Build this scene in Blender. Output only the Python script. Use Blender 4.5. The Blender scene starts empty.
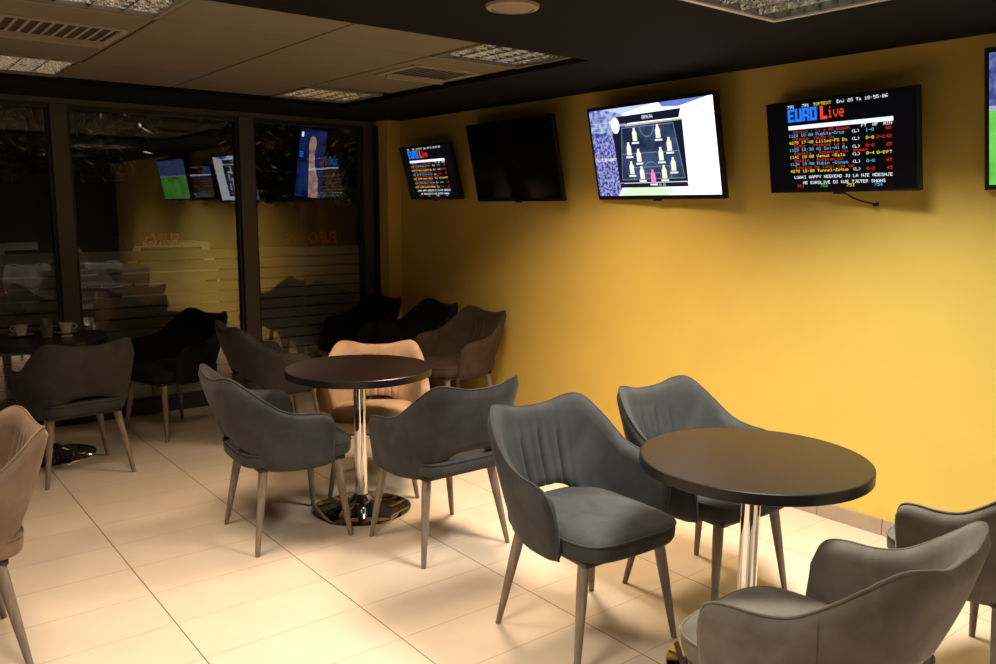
import bpy, bmesh, math, random
from mathutils import Vector, Matrix
S = bpy.context.scene
COL = S.collection
PI = math.pi
random.seed(7)

# ------------------------------------------------------------------ camera, world, exposure
def camera_axes(yaw, pitch, roll):
    fw = Vector((math.sin(yaw)*math.cos(pitch), math.cos(yaw)*math.cos(pitch), -math.sin(pitch)))
    rt = Vector((math.cos(yaw), -math.sin(yaw), 0))
    up = rt.cross(fw)
    c, s = math.cos(roll), math.sin(roll)
    return rt*c + up*s, up*c - rt*s, fw
cam_data = bpy.data.cameras.new('camera')
cam = bpy.data.objects.new('camera', cam_data)
COL.objects.link(cam)
r_, u_, f_ = camera_axes(0.668577, 0.148111, 0.005276)
M_ = Matrix((r_, u_, -f_)).transposed().to_4x4()
M_.translation = Vector((-0.85306, -2.68353, 1.52079))
cam.matrix_world = M_
cam_data.sensor_fit = 'HORIZONTAL'
cam_data.sensor_width = 36.0
cam_data.lens = 830.896/996*36.0
cam_data.clip_start = 0.02
S.camera = cam

W = bpy.data.worlds.new('night')
S.world = W
W.use_nodes = True
W.node_tree.nodes['Background'].inputs[0].default_value = (0.25, 0.27, 0.3, 1)
W.node_tree.nodes['Background'].inputs[1].default_value = 0.012

S.view_settings.view_transform = 'Standard'
S.view_settings.look = 'None'
S.view_settings.gamma = 1.0
S.view_settings.use_curve_mapping = False
S.view_settings.exposure = 0.0

# watts of each ceiling lamp (lamps themselves are made with their fixtures)
LAMP_WARM = (1.0, 0.75, 0.52)
LAMP_MID = (1.0, 0.87, 0.71)
LAMP_NEUTRAL = (1.0, 0.95, 0.84)
P_SOFFIT, P_FRONT, P_TILE_L, P_TILE_R, P_BACK = 47, 33, 21, 34, 18

# ------------------------------------------------------------------ materials
MATS = {}
def nodes_of(name):
    m = bpy.data.materials.new(name); m.use_nodes = True
    nt = m.node_tree
    return m, nt, nt.nodes['Principled BSDF']
def plain(name, col, rough=0.5, metal=0.0, spec=None, var=0.0, scale=30.0, bump=0.0, sheen=0.0):
    """principled material with a little procedural colour variation"""
    if name in MATS: return MATS[name]
    m, nt, b = nodes_of(name)
    b.inputs['Roughness'].default_value = rough
    b.inputs['Metallic'].default_value = metal
    if spec is not None: b.inputs['Specular IOR Level'].default_value = spec
    if sheen:
        b.inputs['Sheen Weight'].default_value = sheen
        b.inputs['Sheen Roughness'].default_value = 0.4
    c = (*col, 1)
    if var or bump:
        tc = nt.nodes.new('ShaderNodeTexCoord')
        nz = nt.nodes.new('ShaderNodeTexNoise'); nz.inputs['Scale'].default_value = scale
        nz.inputs['Detail'].default_value = 4
        nt.links.new(tc.outputs['Object'], nz.inputs['Vector'])
        rp = nt.nodes.new('ShaderNodeValToRGB')
        rp.color_ramp.elements[0].position = 0.3; rp.color_ramp.elements[1].position = 0.7
        rp.color_ramp.elements[0].color = (*[x*(1-var) for x in col], 1)
        rp.color_ramp.elements[1].color = (*[min(1, x*(1+var)) for x in col], 1)
        nt.links.new(nz.outputs['Fac'], rp.inputs['Fac'])
        nt.links.new(rp.outputs['Color'], b.inputs['Base Color'])
        if bump:
            bp = nt.nodes.new('ShaderNodeBump'); bp.inputs['Strength'].default_value = bump
            bp.inputs['Distance'].default_value = 0.01
            nt.links.new(nz.outputs['Fac'], bp.inputs['Height'])
            nt.links.new(bp.outputs['Normal'], b.inputs['Normal'])
    else:
        b.inputs['Base Color'].default_value = c
    MATS[name] = m
    return m
def glow(name, col, strength):
    if name in MATS: return MATS[name]
    m, nt, b = nodes_of(name)
    b.inputs['Base Color'].default_value = (0, 0, 0, 1)
    b.inputs['Roughness'].default_value = 0.3
    b.inputs['Emission Color'].default_value = (*col, 1)
    b.inputs['Emission Strength'].default_value = strength
    MATS[name] = m
    return m
def fabric(name, col):
    """brushed velour: broad soft patches where the nap lies differently, plus fine grain"""
    m, nt, b = nodes_of(name)
    tc = nt.nodes.new('ShaderNodeTexCoord')
    n1 = nt.nodes.new('ShaderNodeTexNoise'); n1.inputs['Scale'].default_value = 9; n1.inputs['Detail'].default_value = 3
    n1.inputs['Distortion'].default_value = 0.6
    n2 = nt.nodes.new('ShaderNodeTexNoise'); n2.inputs['Scale'].default_value = 160; n2.inputs['Detail'].default_value = 2
    nt.links.new(tc.outputs['Object'], n1.inputs['Vector']); nt.links.new(tc.outputs['Object'], n2.inputs['Vector'])
    rp = nt.nodes.new('ShaderNodeValToRGB')
    rp.color_ramp.elements[0].position = 0.32; rp.color_ramp.elements[1].position = 0.72
    rp.color_ramp.elements[0].color = (*[x*0.80 for x in col], 1)
    rp.color_ramp.elements[1].color = (*[x*1.22 for x in col], 1)
    nt.links.new(n1.outputs['Fac'], rp.inputs['Fac'])
    nt.links.new(rp.outputs['Color'], b.inputs['Base Color'])
    bp = nt.nodes.new('ShaderNodeBump'); bp.inputs['Strength'].default_value = 0.15; bp.inputs['Distance'].default_value = 0.002
    nt.links.new(n2.outputs['Fac'], bp.inputs['Height']); nt.links.new(bp.outputs['Normal'], b.inputs['Normal'])
    b.inputs['Roughness'].default_value = 0.9
    b.inputs['Specular IOR Level'].default_value = 0.15
    b.inputs['Sheen Weight'].default_value = 0.35
    b.inputs['Sheen Roughness'].default_value = 0.35
    b.inputs['Sheen Tint'].default_value = (*[min(1, x*3+0.1) for x in col], 1)
    return m
FAB = {'grey': fabric('grey velour', (0.052, 0.0515, 0.050)),
       'taupe': fabric('taupe velour', (0.135, 0.118, 0.097)),
       'beige': fabric('beige velour', (0.41, 0.265, 0.165)),
       'shaded_beige': fabric('sand velour', (0.19, 0.13, 0.088)),  # beige cloth with the shade on its outer side put into the colour
       'brown': fabric('brown velour', (0.065, 0.043, 0.030)),
       'charcoal': fabric('charcoal velour', (0.010, 0.0095, 0.009)),
       'olive': fabric('dark grey velour', (0.044, 0.040, 0.034))}
def leg_wood():
    m, nt, b = nodes_of('greyed oak')
    tc = nt.nodes.new('ShaderNodeTexCoord'); mp = nt.nodes.new('ShaderNodeMapping')
    mp.inputs['Scale'].default_value = (60, 60, 4)
    nz = nt.nodes.new('ShaderNodeTexNoise'); nz.inputs['Scale'].default_value = 2; nz.inputs['Detail'].default_value = 5
    rp = nt.nodes.new('ShaderNodeValToRGB')
    rp.color_ramp.elements[0].position = 0.3; rp.color_ramp.elements[1].position = 0.7
    rp.color_ramp.elements[0].color = (0.15, 0.115, 0.085, 1); rp.color_ramp.elements[1].color = (0.26, 0.205, 0.155, 1)
    nt.links.new(tc.outputs['Object'], mp.inputs[0]); nt.links.new(mp.outputs[0], nz.inputs['Vector'])
    nt.links.new(nz.outputs['Fac'], rp.inputs['Fac']); nt.links.new(rp.outputs['Color'], b.inputs['Base Color'])
    b.inputs['Roughness'].default_value = 0.5
    return m
LEG = leg_wood()
def table_wood():
    m, nt, b = nodes_of('wenge laminate')
    tc = nt.nodes.new('ShaderNodeTexCoord'); mp = nt.nodes.new('ShaderNodeMapping')
    mp.inputs['Scale'].default_value = (4, 60, 4)
    nz = nt.nodes.new('ShaderNodeTexNoise'); nz.inputs['Scale'].default_value = 3; nz.inputs['Detail'].default_value = 5
    rp = nt.nodes.new('ShaderNodeValToRGB')
    rp.color_ramp.elements[0].color = (0.008, 0.004, 0.0028, 1); rp.color_ramp.elements[1].color = (0.018, 0.009, 0.006, 1)
    nt.links.new(tc.outputs['Object'], mp.inputs[0]); nt.links.new(mp.outputs[0], nz.inputs['Vector'])
    nt.links.new(nz.outputs['Fac'], rp.inputs['Fac']); nt.links.new(rp.outputs['Color'], b.inputs['Base Color'])
    b.inputs['Roughness'].default_value = 0.30
    return m
TOPW = table_wood()
EDGE = plain('black edge band', (0.008, 0.007, 0.007), 0.35)
CHROME = plain('chrome', (0.78, 0.77, 0.75), 0.06, 1.0)
BLACK = plain('black plastic', (0.006, 0.006, 0.006), 0.35)
BLACKGLOSS = plain('black screen glass', (0.003, 0.003, 0.003), 0.08)
SOFFIT = plain('black ceiling paint', (0.0045, 0.0045, 0.0047), 0.9, spec=0.2, var=0.1, scale=6)
YELLOW = plain('yellow wall paint', (0.735, 0.53, 0.115), 0.75, spec=0.25, var=0.03, scale=3, bump=0.03)
DARKWALL = plain('dark wall paint', (0.06, 0.05, 0.04), 0.8)
FRAME = plain('bronze window frame', (0.085, 0.07, 0.052), 0.45, 0.2)
FRAMEDARK = plain('dark window seal', (0.012, 0.010, 0.009), 0.5)
TILE = plain('mineral ceiling tile', (0.19, 0.165, 0.12), 0.9, var=0.05, scale=2.5, bump=0.02)
GRIDDARK = plain('ceiling shadow gap', (0.05, 0.04, 0.03), 0.9)
SKIRT = plain('stone skirting tile', (0.42, 0.32, 0.23), 0.45, var=0.06, scale=8)
FIXT = plain('white enamel rim', (0.62, 0.58, 0.52), 0.4)
RIMDARK = plain('darker cream rim', (0.22, 0.19, 0.145), 0.6)  # darker rim tone for the lamps of the tiled bay
LOUV = plain('silver louver blade', (0.42, 0.44, 0.47), 0.16, 1.0, var=0.25, scale=45, bump=1.0)
REFL = plain('reflector tray', (0.22, 0.22, 0.22), 0.5, 0.3)
VENTM = plain('cream vent metal', (0.34, 0.295, 0.225), 0.5)
PORC = plain('white porcelain', (0.75, 0.70, 0.62), 0.25)

def floor_material():
    m, nt, b = nodes_of('beige floor tile')
    tc = nt.nodes.new('ShaderNodeTexCoord'); sp = nt.nodes.new('ShaderNodeSeparateXYZ')
    nt.links.new(tc.outputs['Object'], sp.inputs[0])
    def joint(out, size, width):
        a = nt.nodes.new('ShaderNodeMath'); a.operation = 'DIVIDE'; a.inputs[1].default_value = size
        nt.links.new(out, a.inputs[0])
        f = nt.nodes.new('ShaderNodeMath'); f.operation = 'FRACT'; nt.links.new(a.outputs[0], f.inputs[0])
        s = nt.nodes.new('ShaderNodeMath'); s.operation = 'SUBTRACT'; s.inputs[1].default_value = 0.5; nt.links.new(f.outputs[0], s.inputs[0])
        ab = nt.nodes.new('ShaderNodeMath'); ab.operation = 'ABSOLUTE'; nt.links.new(s.outputs[0], ab.inputs[0])
        g = nt.nodes.new('ShaderNodeMath'); g.operation = 'GREATER_THAN'; g.inputs[1].default_value = 0.5 - width/size/2
        nt.links.new(ab.outputs[0], g.inputs[0])
        return g.outputs[0], a.outputs[0]
    jx, cx = joint(sp.outputs['X'], 0.6, 0.0045)
    jy, cy = joint(sp.outputs['Y'], 0.299, 0.0035)
    # per tile tone
    fx = nt.nodes.new('ShaderNodeMath'); fx.operation = 'FLOOR'; nt.links.new(cx, fx.inputs[0])
    fy = nt.nodes.new('ShaderNodeMath'); fy.operation = 'FLOOR'; nt.links.new(cy, fy.inputs[0])
    cb = nt.nodes.new('ShaderNodeCombineXYZ'); nt.links.new(fx.outputs[0], cb.inputs[0]); nt.links.new(fy.outputs[0], cb.inputs[1])
    wn = nt.nodes.new('ShaderNodeTexWhiteNoise'); wn.noise_dimensions = '2D'; nt.links.new(cb.outputs[0], wn.inputs['Vector'])
    nz = nt.nodes.new('ShaderNodeTexNoise'); nz.inputs['Scale'].default_value = 6; nz.inputs['Detail'].default_value = 5
    nt.links.new(tc.outputs['Object'], nz.inputs['Vector'])
    ad = nt.nodes.new('ShaderNodeMath'); ad.operation = 'MULTIPLY_ADD'; ad.inputs[1].default_value = 0.35
    nt.links.new(wn.outputs['Value'], ad.inputs[0]); nt.links.new(nz.outputs['Fac'], ad.inputs[2])
    rp = nt.nodes.new('ShaderNodeValToRGB')
    rp.color_ramp.elements[0].position = 0.3; rp.color_ramp.elements[1].position = 1.0
    rp.color_ramp.elements[0].color = (0.625, 0.51, 0.39, 1); rp.color_ramp.elements[1].color = (0.69, 0.575, 0.45, 1)
    nt.links.new(ad.outputs[0], rp.inputs['Fac'])
    m1 = nt.nodes.new('ShaderNodeMix'); m1.data_type = 'RGBA'
    m1.inputs['B'].default_value = (0.42, 0.31, 0.21, 1)
    nt.links.new(rp.outputs['Color'], m1.inputs['A']); nt.links.new(jy, m1.inputs['Factor'])
    m2 = nt.nodes.new('ShaderNodeMix'); m2.data_type = 'RGBA'
    m2.inputs['B'].default_value = (0.17, 0.12, 0.075, 1)
    nt.links.new(m1.outputs['Result'], m2.inputs['A']); nt.links.new(jx, m2.inputs['Factor'])
    nt.links.new(m2.outputs['Result'], b.inputs['Base Color'])
    b.inputs['Roughness'].default_value = 0.42
    b.inputs['Specular IOR Level'].default_value = 0.4
    return m
FLOORM = floor_material()

def clear_material(name):
    m = bpy.data.materials.new(name); m.use_nodes = True
    nt = m.node_tree; nt.nodes.clear()
    o = nt.nodes.new('ShaderNodeOutputMaterial'); t = nt.nodes.new('ShaderNodeBsdfTransparent')
    nt.links.new(t.outputs[0], o.inputs[0])
    return m
def pane_material():
    m = bpy.data.materials.new('window glass'); m.use_nodes = True
    nt = m.node_tree; nt.nodes.clear()
    o = nt.nodes.new('ShaderNodeOutputMaterial'); t = nt.nodes.new('ShaderNodeBsdfTransparent')
    t.inputs[0].default_value = (0.80, 0.80, 0.76, 1)
    g = nt.nodes.new('ShaderNodeBsdfGlossy'); g.inputs['Roughness'].default_value = 0.012
    fr = nt.nodes.new('ShaderNodeFresnel'); fr.inputs[0].default_value = 1.52
    mu = nt.nodes.new('ShaderNodeMath'); mu.operation = 'MULTIPLY'; mu.inputs[1].default_value = 4.3; mu.use_clamp = True
    mx = nt.nodes.new('ShaderNodeMixShader')
    nt.links.new(fr.outputs[0], mu.inputs[0]); nt.links.new(mu.outputs[0], mx.inputs[0])
    nt.links.new(t.outputs[0], mx.inputs[1]); nt.links.new(g.outputs[0], mx.inputs[2]); nt.links.new(mx.outputs[0], o.inputs[0])
    return m
GLASS = pane_material(); CLEAR = clear_material('clear glass edge')
def film_material():
    m = bpy.data.materials.new('frosted film'); m.use_nodes = True
    nt = m.node_tree; nt.nodes.clear()
    o = nt.nodes.new('ShaderNodeOutputMaterial'); t = nt.nodes.new('ShaderNodeBsdfTransparent')
    d = nt.nodes.new('ShaderNodeBsdfDiffuse'); d.inputs[0].default_value = (0.55, 0.52, 0.46, 1)
    mx = nt.nodes.new('ShaderNodeMixShader'); mx.inputs[0].default_value = 0.55
    nt.links.new(t.outputs[0], mx.inputs[1]); nt.links.new(d.outputs[0], mx.inputs[2]); nt.links.new(mx.outputs[0], o.inputs[0])
    return m
FILM = film_material()
def tumbler_material():
    m = bpy.data.materials.new('drinking glass'); m.use_nodes = True
    nt = m.node_tree; nt.nodes.clear()
    o = nt.nodes.new('ShaderNodeOutputMaterial'); t = nt.nodes.new('ShaderNodeBsdfTransparent')
    t.inputs[0].default_value = (0.85, 0.85, 0.82, 1)
    g = nt.nodes.new('ShaderNodeBsdfGlossy'); g.inputs['Roughness'].default_value = 0.03
    lw = nt.nodes.new('ShaderNodeLayerWeight'); lw.inputs[0].default_value = 0.35
    mx = nt.nodes.new('ShaderNodeMixShader')
    nt.links.new(lw.outputs['Fresnel'], mx.inputs[0]); nt.links.new(t.outputs[0], mx.inputs[1]); nt.links.new(g.outputs[0], mx.inputs[2])
    df = nt.nodes.new('ShaderNodeBsdfDiffuse'); df.inputs[0].default_value = (0.6, 0.58, 0.52, 1)
    m2 = nt.nodes.new('ShaderNodeMixShader'); m2.inputs[0].default_value = 0.18
    nt.links.new(mx.outputs[0], m2.inputs[1]); nt.links.new(df.outputs[0], m2.inputs[2])
    nt.links.new(m2.outputs[0], o.inputs[0])
    return m
TUMBLER = tumbler_material()

# ------------------------------------------------------------------ object helpers
def link_mesh(name, me, mats=(), parent=None, kind=None):
    o = bpy.data.objects.new(name, me); COL.objects.link(o)
    for m in (mats if isinstance(mats, (list, tuple)) else (mats,)): me.materials.append(m)
    if parent: o.parent = parent
    if kind: o['kind'] = kind
    return o
def obj(name, bm, mats, parent=None, kind=None, smooth=False, angle=None):
    me = bpy.data.meshes.new(name)
    bmesh.ops.recalc_face_normals(bm, faces=bm.faces)
    bm.to_mesh(me); bm.free()
    if smooth:
        for p in me.polygons: p.use_smooth = True
        if angle is not None:
            try: me.set_sharp_from_angle(angle=math.radians(angle))
            except Exception: pass
    return link_mesh(name, me, mats, parent, kind)
def thing(name, label, cat, loc=(0, 0, 0), rot=(0, 0, 0), group=None):
    o = bpy.data.objects.new(name, None); COL.objects.link(o)
    o.empty_display_size = 0.1
    o.location = loc; o.rotation_euler = rot
    tag(o, label, cat, group)
    return o
def tag(o, label, cat, group=None):
    o['label'] = label; o['category'] = cat
    if group: o['group'] = group
    return o
def box(bm, x0, x1, y0, y1, z0, z1, mi=0, bev=0.0):
    vs = [bm.verts.new(p) for p in ((x0,y0,z0),(x1,y0,z0),(x1,y1,z0),(x0,y1,z0),(x0,y0,z1),(x1,y0,z1),(x1,y1,z1),(x0,y1,z1))]
    fs = [bm.faces.new([vs[i] for i in q]) for q in ((3,2,1,0),(4,5,6,7),(0,1,5,4),(1,2,6,5),(2,3,7,6),(3,0,4,7))]
    for f in fs: f.material_index = mi
    if bev:
        es = list({e for f in fs for e in f.edges})
        r = bmesh.ops.bevel(bm, geom=es, offset=bev, segments=2, profile=0.6, affect='EDGES')
        for f in r['faces']: f.material_index = mi
    return fs
def bxo(name, b, mat, parent=None, kind=None, bev=0.0):
    bm = bmesh.new(); box(bm, *b, bev=bev)
    return obj(name, bm, mat, parent, kind)
def lathe(bm, prof, n=48, mi=0, c=(0, 0)):
    """prof: (r, z) bottom to top, poles closed"""
    rings = []
    for r, z in prof:
        if r < 1e-6: rings.append([bm.verts.new((c[0], c[1], z))])
        else: rings.append([bm.verts.new((c[0]+r*math.cos(2*PI*k/n), c[1]+r*math.sin(2*PI*k/n), z)) for k in range(n)])
    for a, b in zip(rings, rings[1:]):
        for k in range(n):
            k2 = (k+1) % n
            if len(a) == 1 and len(b) == 1: continue
            if len(a) == 1: f = bm.faces.new((a[0], b[k2], b[k]))
            elif len(b) == 1: f = bm.faces.new((a[k], a[k2], b[0]))
            else: f = bm.faces.new((a[k], a[k2], b[k2], b[k]))
            f.material_index = mi
def tube(bm, pts, r, n=8, closed=False, mi=0):
    pts = [Vector(p) for p in pts]
    rs = r if isinstance(r, (list, tuple)) else [r]*len(pts)
    rings = []; prev = None
    N = len(pts)
    for i, p in enumerate(pts):
        a = pts[(i-1) % N] if (closed or i > 0) else p
        b = pts[(i+1) % N] if (closed or i < N-1) else p
        t = (b-a).normalized()
        if prev is None:
            up = Vector((0, 0, 1)) if abs(t.z) < 0.9 else Vector((1, 0, 0))
            x = t.cross(up).normalized()
        else:
            x = (prev - t*prev.dot(t)).normalized()
        prev = x
        y = t.cross(x)
        rings.append([bm.verts.new(p + (x*math.cos(2*PI*k/n) + y*math.sin(2*PI*k/n))*rs[i]) for k in range(n)])
    rng = range(N) if closed else range(N-1)
    for i in rng:
        a, b = rings[i], rings[(i+1) % N]
        for k in range(n):
            f = bm.faces.new((a[k], a[(k+1) % n], b[(k+1) % n], b[k])); f.material_index = mi
    if not closed:
        for rg in (rings[0], rings[-1]):
            f = bm.faces.new(rg); f.material_index = mi
def interp(tab, t):
    """smooth (monotone cubic-ish) table lookup"""
    n = len(tab)
    if t <= tab[0][0]: return tab[0][1]
    if t >= tab[-1][0]: return tab[-1][1]
    for i in range(n-1):
        if tab[i][0] <= t <= tab[i+1][0]:
            x0, y0 = tab[i]; x1, y1 = tab[i+1]
            h = x1-x0; s = (t-x0)/h
            def slope(j):
                if j == 0: return (tab[1][1]-tab[0][1])/(tab[1][0]-tab[0][0])
                if j == n-1: return (tab[-1][1]-tab[-2][1])/(tab[-1][0]-tab[-2][0])
                return (tab[j+1][1]-tab[j-1][1])/(tab[j+1][0]-tab[j-1][0])
            m0, m1 = slope(i)*h, slope(i+1)*h
            return (2*s**3-3*s**2+1)*y0 + (s**3-2*s**2+s)*m0 + (-2*s**3+3*s**2)*y1 + (s**3-s**2)*m1
def copy_tree(o, parent=None):
    c = o.copy(); COL.objects.link(c)
    if parent: c.parent = parent
    for ch in list(o.children): copy_tree(ch, c)
    return c
def retint(root, mat):
    """give a copied chair its own upholstery while sharing the mesh"""
    for ch in [root] + list(root.children_recursive):
        if ch.type == 'MESH' and ch.get('_cloth'):
            ch.material_slots[0].link = 'OBJECT'
            ch.material_slots[0].material = mat

# ------------------------------------------------------------------ room shell
XW = 2.90          # yellow wall
YG = 3.66          # glass plane
ZS = 2.233         # black soffit
ZT = 2.265         # tile ceiling
XL, YB = -3.2, -5.2
bxo('floor', (XL, XW+0.15, YB, YG+0.12, -0.10, 0.0), FLOORM, kind='structure')
# yellow wall with the short return beside the window
bm = bmesh.new(); box(bm, XW, XW+0.15, YB, YG+0.12, 0, 2.6)
obj('wall_right', bm, YELLOW, kind='structure')
bxo('wall_right_return', (2.775, XW, 3.40, YG+0.12, 0, ZS+0.02), YELLOW, kind='structure')
bxo('wall_left', (XL-0.15, XL, YB, YG+0.12, 0, 2.6), DARKWALL, kind='structure')
bxo('wall_back', (XL-0.15, XW+0.15, YB-0.15, YB, 0, 2.6), DARKWALL, kind='structure')
# skirting tiles along the yellow wall
bm = bmesh.new()
y = YB
while y < 3.40:
    y2 = min(3.40, y+0.333-0.003)
    box(bm, XW-0.011, XW, y, y2, 0, 0.078, bev=0.0015); y += 0.333
box(bm, 2.775, XW-0.011, 3.389, 3.40, 0, 0.078, bev=0.0015)
obj('baseboard_right', bm, SKIRT, kind='structure')

# ceiling: black soffit around a tiled bay
OX0, OX1, OY0, OY1 = -2.4, 2.09, 0.335, 2.86
bm = bmesh.new()
box(bm, OX1, XW, YB, YG+0.12, ZS, ZS+0.2)
box(bm, XL, OX0, YB, YG+0.12, ZS, ZS+0.2)
box(bm, OX0, OX1, OY1, YG+0.12, ZS, ZS+0.2)
FXC = [(1.725, -1.03), (-0.45, -1.03), (1.725, -3.3), (-0.45, -3.3)]      # recessed lamps in the black part
hs = 0.295
# near black field, cut around the recessed lamps
xs = sorted({OX0, OX1} | {c[0]-hs for c in FXC} | {c[0]+hs for c in FXC})
ys = sorted({YB, OY0} | {c[1]-hs for c in FXC} | {c[1]+hs for c in FXC})
for i in range(len(xs)-1):
    for j in range(len(ys)-1):
        mx, my = (xs[i]+xs[i+1])/2, (ys[j]+ys[j+1])/2
        if any(abs(mx-c[0]) < hs and abs(my-c[1]) < hs for c in FXC): continue
        box(bm, xs[i], xs[i+1], ys[j], ys[j+1], ZS, ZS+0.2)
obj('ceiling_soffit', bm, SOFFIT, kind='structure')
bxo('ceiling_slab', (XL, XW+0.15, YB, YG+0.12, ZS+0.21, ZS+0.3), GRIDDARK, kind='structure')
GX = [0.23+0.65*k for k in range(-5, 4)]
GY = [2.85-0.65*k for k in range(0, 5)]
LIT_CELLS = {}
def cell(ix, iy): return (GX[ix], GX[ix+1], GY[iy+1], GY[iy])
# cells left open for a lamp (L) or holding a vent (V)
LAMP_CELLS = [(7, 0), (7, 3), (4, 0), (4, 3)]
bm = bmesh.new()
for ix in range(len(GX)-1):
    for iy in range(4):
        if (ix, iy) in LAMP_CELLS: continue
        x0, x1, y0, y1 = cell(ix, iy)
        x0, x1, y0, y1 = max(x0, OX0), min(x1, OX1+0.03), max(y0, OY0-0.05), min(y1, OY1+0.03)
        if x1 - x0 < 0.05: continue
        g = 0.006
        box(bm, x0+g, x1-g, y0+g*0.4, y1-g*0.4, ZT, ZT+0.02, bev=0.003)
obj('ceiling_tiles', bm, TILE, kind='structure')
bm = bmesh.new()
for x in GX:
    if x > OX0: box(bm, x-0.012, x+0.012, OY0-0.05, OY1+0.03, ZT+0.012, ZT+0.03)
for y in GY: box(bm, OX0, OX1+0.03, y-0.012, y+0.012, ZT+0.014, ZT+0.031)
obj('ceiling_grid', bm, GRIDDARK, kind='structure')

# ------------------------------------------------------------------ window wall
bxo('wall_window_head', (XL, 2.775, YG-0.04, YG+0.10, 2.19, ZS+0.02), FRAMEDARK, kind='structure')
bxo('trim_1', (XL, 2.775, YG-0.075, YG-0.04, 2.195, 2.228), FRAME, kind='structure')
bxo('wall_window_sill', (XL, 2.775, YG-0.05, YG+0.10, 0.0, 0.09), FRAMEDARK, kind='structure')
panes = [(-3.1, -0.98), (-0.90, 0.315), (0.42, 1.60), (1.715, 2.665)]
posts = [(-0.98, -0.90), (0.315, 0.42), (1.60, 1.715), (2.665, 2.755)]
for k, (a, b) in enumerate(posts):
    bm = bmesh.new()
    box(bm, a, b, YG-0.055, YG+0.06, 0.09, 2.195, bev=0.004)
    obj('trim_%d' % (k+2), bm, FRAME, kind='structure')
bxo('trim_6', (2.755, 2.775, YG-0.12, YG+0.06, 0.0, 2.195), FRAMEDARK, kind='structure')
for k, (a, b) in enumerate(panes):
    bm = bmesh.new()
    for z0, z1 in ((0.09, 0.125), (2.165, 2.195)): box(bm, a, b, YG-0.03, YG+0.03, z0, z1)
    for x0, x1 in ((a, a+0.02), (b-0.02, b)): box(bm, x0, x1, YG-0.03, YG+0.03, 0.125, 2.165)
    wf = obj('window_%d' % (k+1), bm, FRAMEDARK, kind='structure')
    bm = bmesh.new(); fs = box(bm, a+0.02, b-0.02, YG, YG+0.006, 0.125, 2.165, mi=1); fs[2].material_index = 0
    obj('pane', bm, [GLASS, CLEAR], wf)
    bm = bmesh.new()
    for j in range(13):
        zt = 1.20 - 0.0825*j
        box(bm, a+0.022, b-0.022, YG+0.0072, YG+0.0078, zt-0.0825+0.012, zt)
    obj('frosted_film', bm, FILM, wf)

# ------------------------------------------------------------------ ceiling lamps, vents, loudspeaker
def louver_lamp(label, cx, cy, z, size, watts, col, tube_glow, frame_w=0.02, drop=0.006, group='louvred ceiling lamps', rows=5, cells=9, spread=124, rim=None):
    t = thing('ceiling_lamp', label, 'ceiling lamp', (cx, cy, z), group=group)
    h = size/2
    bm = bmesh.new()
    for b in ((-h, h, -h, -h+frame_w), (-h, h, h-frame_w, h), (-h, -h+frame_w, -h+frame_w, h-frame_w), (h-frame_w, h, -h+frame_w, h-frame_w)):
        box(bm, b[0], b[1], b[2], b[3], -drop, 0.012)
    obj('rim', bm, rim or FIXT, t)
    i = h-frame_w
    bm = bmesh.new()
    box(bm, -i, i, -i, i, 0.085, 0.09)
    for b in ((-i, i, -i, -i+0.002), (-i, i, i-0.002, i), (-i, -i+0.002, -i, i), (i-0.002, i, -i, i)): box(bm, *b, 0.0, 0.085)
    obj('reflector_tray', bm, REFL, t)
    bm = bmesh.new()
    def vblade(p0, p1, w, z0, z1):
        # blade with a V section, wide at the top
        d = (Vector(p1)-Vector(p0)).normalized(); n = Vector((-d.y, d.x, 0))
        vs = []
        for p in (Vector(p0), Vector(p1)):
            vs.append([bm.verts.new((p.x+n.x*w*s, p.y+n.y*w*s, zz)) for s, zz in ((-1, z1), (-0.75, z0+0.018), (0, z0), (0.75, z0+0.018), (1, z1))])
        for k in range(4):
            bm.faces.new((vs[0][k], vs[0][k+1], vs[1][k+1], vs[1][k]))
        bm.faces.new((vs[0][4], vs[0][0], vs[1][0], vs[1][4]))
        bm.faces.new(vs[0]); bm.faces.new(list(reversed(vs[1])))
    for k in range(1, rows):
        x = -i + 2*i*k/rows
        vblade((x, -i, 0), (x, i, 0), 0.016, -0.001, 0.05)
    for k in range(1, cells):
        y = -i + 2*i*k/cells
        vblade((-i, y, 0), (i, y, 0), 0.010, 0.001, 0.045)
    obj('louver', bm, LOUV, t)
    for k in range(rows):
        x = -i + 2*i*(k+0.5)/rows
        bm = bmesh.new(); tube(bm, [(x, -i+0.015, 0.068), (x, i-0.015, 0.068)], 0.009, 8)
        obj('lamp_tube', bm, glow('tube %.2f' % tube_glow, col, tube_glow), t)
    if watts:
        ld = bpy.data.lights.new('lamp_light', 'AREA'); ld.energy = watts; ld.color = col
        ld.shape = 'SQUARE'; ld.size = size*0.9; ld.spread = math.radians(spread)
        lo = bpy.data.objects.new('lamp_light', ld); COL.objects.link(lo)
        lo.parent = t; lo.location = (0, 0, -0.012)
    return t
louver_lamp('lit louvred square lamp recessed in the black ceiling nearest the camera', *FXC[0], ZS, 0.60, P_SOFFIT, LAMP_NEUTRAL, 3.0)
louver_lamp('lit louvred lamp in the black ceiling out of the picture left', *FXC[1], ZS, 0.60, P_FRONT, LAMP_MID, 3.0)
for c in FXC[2:]:
    louver_lamp('lit louvred lamp in the black ceiling behind the camera', *c, ZS, 0.60, P_BACK, LAMP_MID, 3.0)
def cell_lamp(label, c, watts, col, tg, rows=5):
    x0, x1, y0, y1 = cell(*c)
    size = 0.64
    if x1 > OX1: x1 = OX1-0.004; size = x1-x0-0.006; y0 = max(y0, y1-size-0.03)
    return louver_lamp(label, (x0+x1)/2, (y0+y1)/2, ZT, size, watts, col, tg, rim=RIMDARK)
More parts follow.
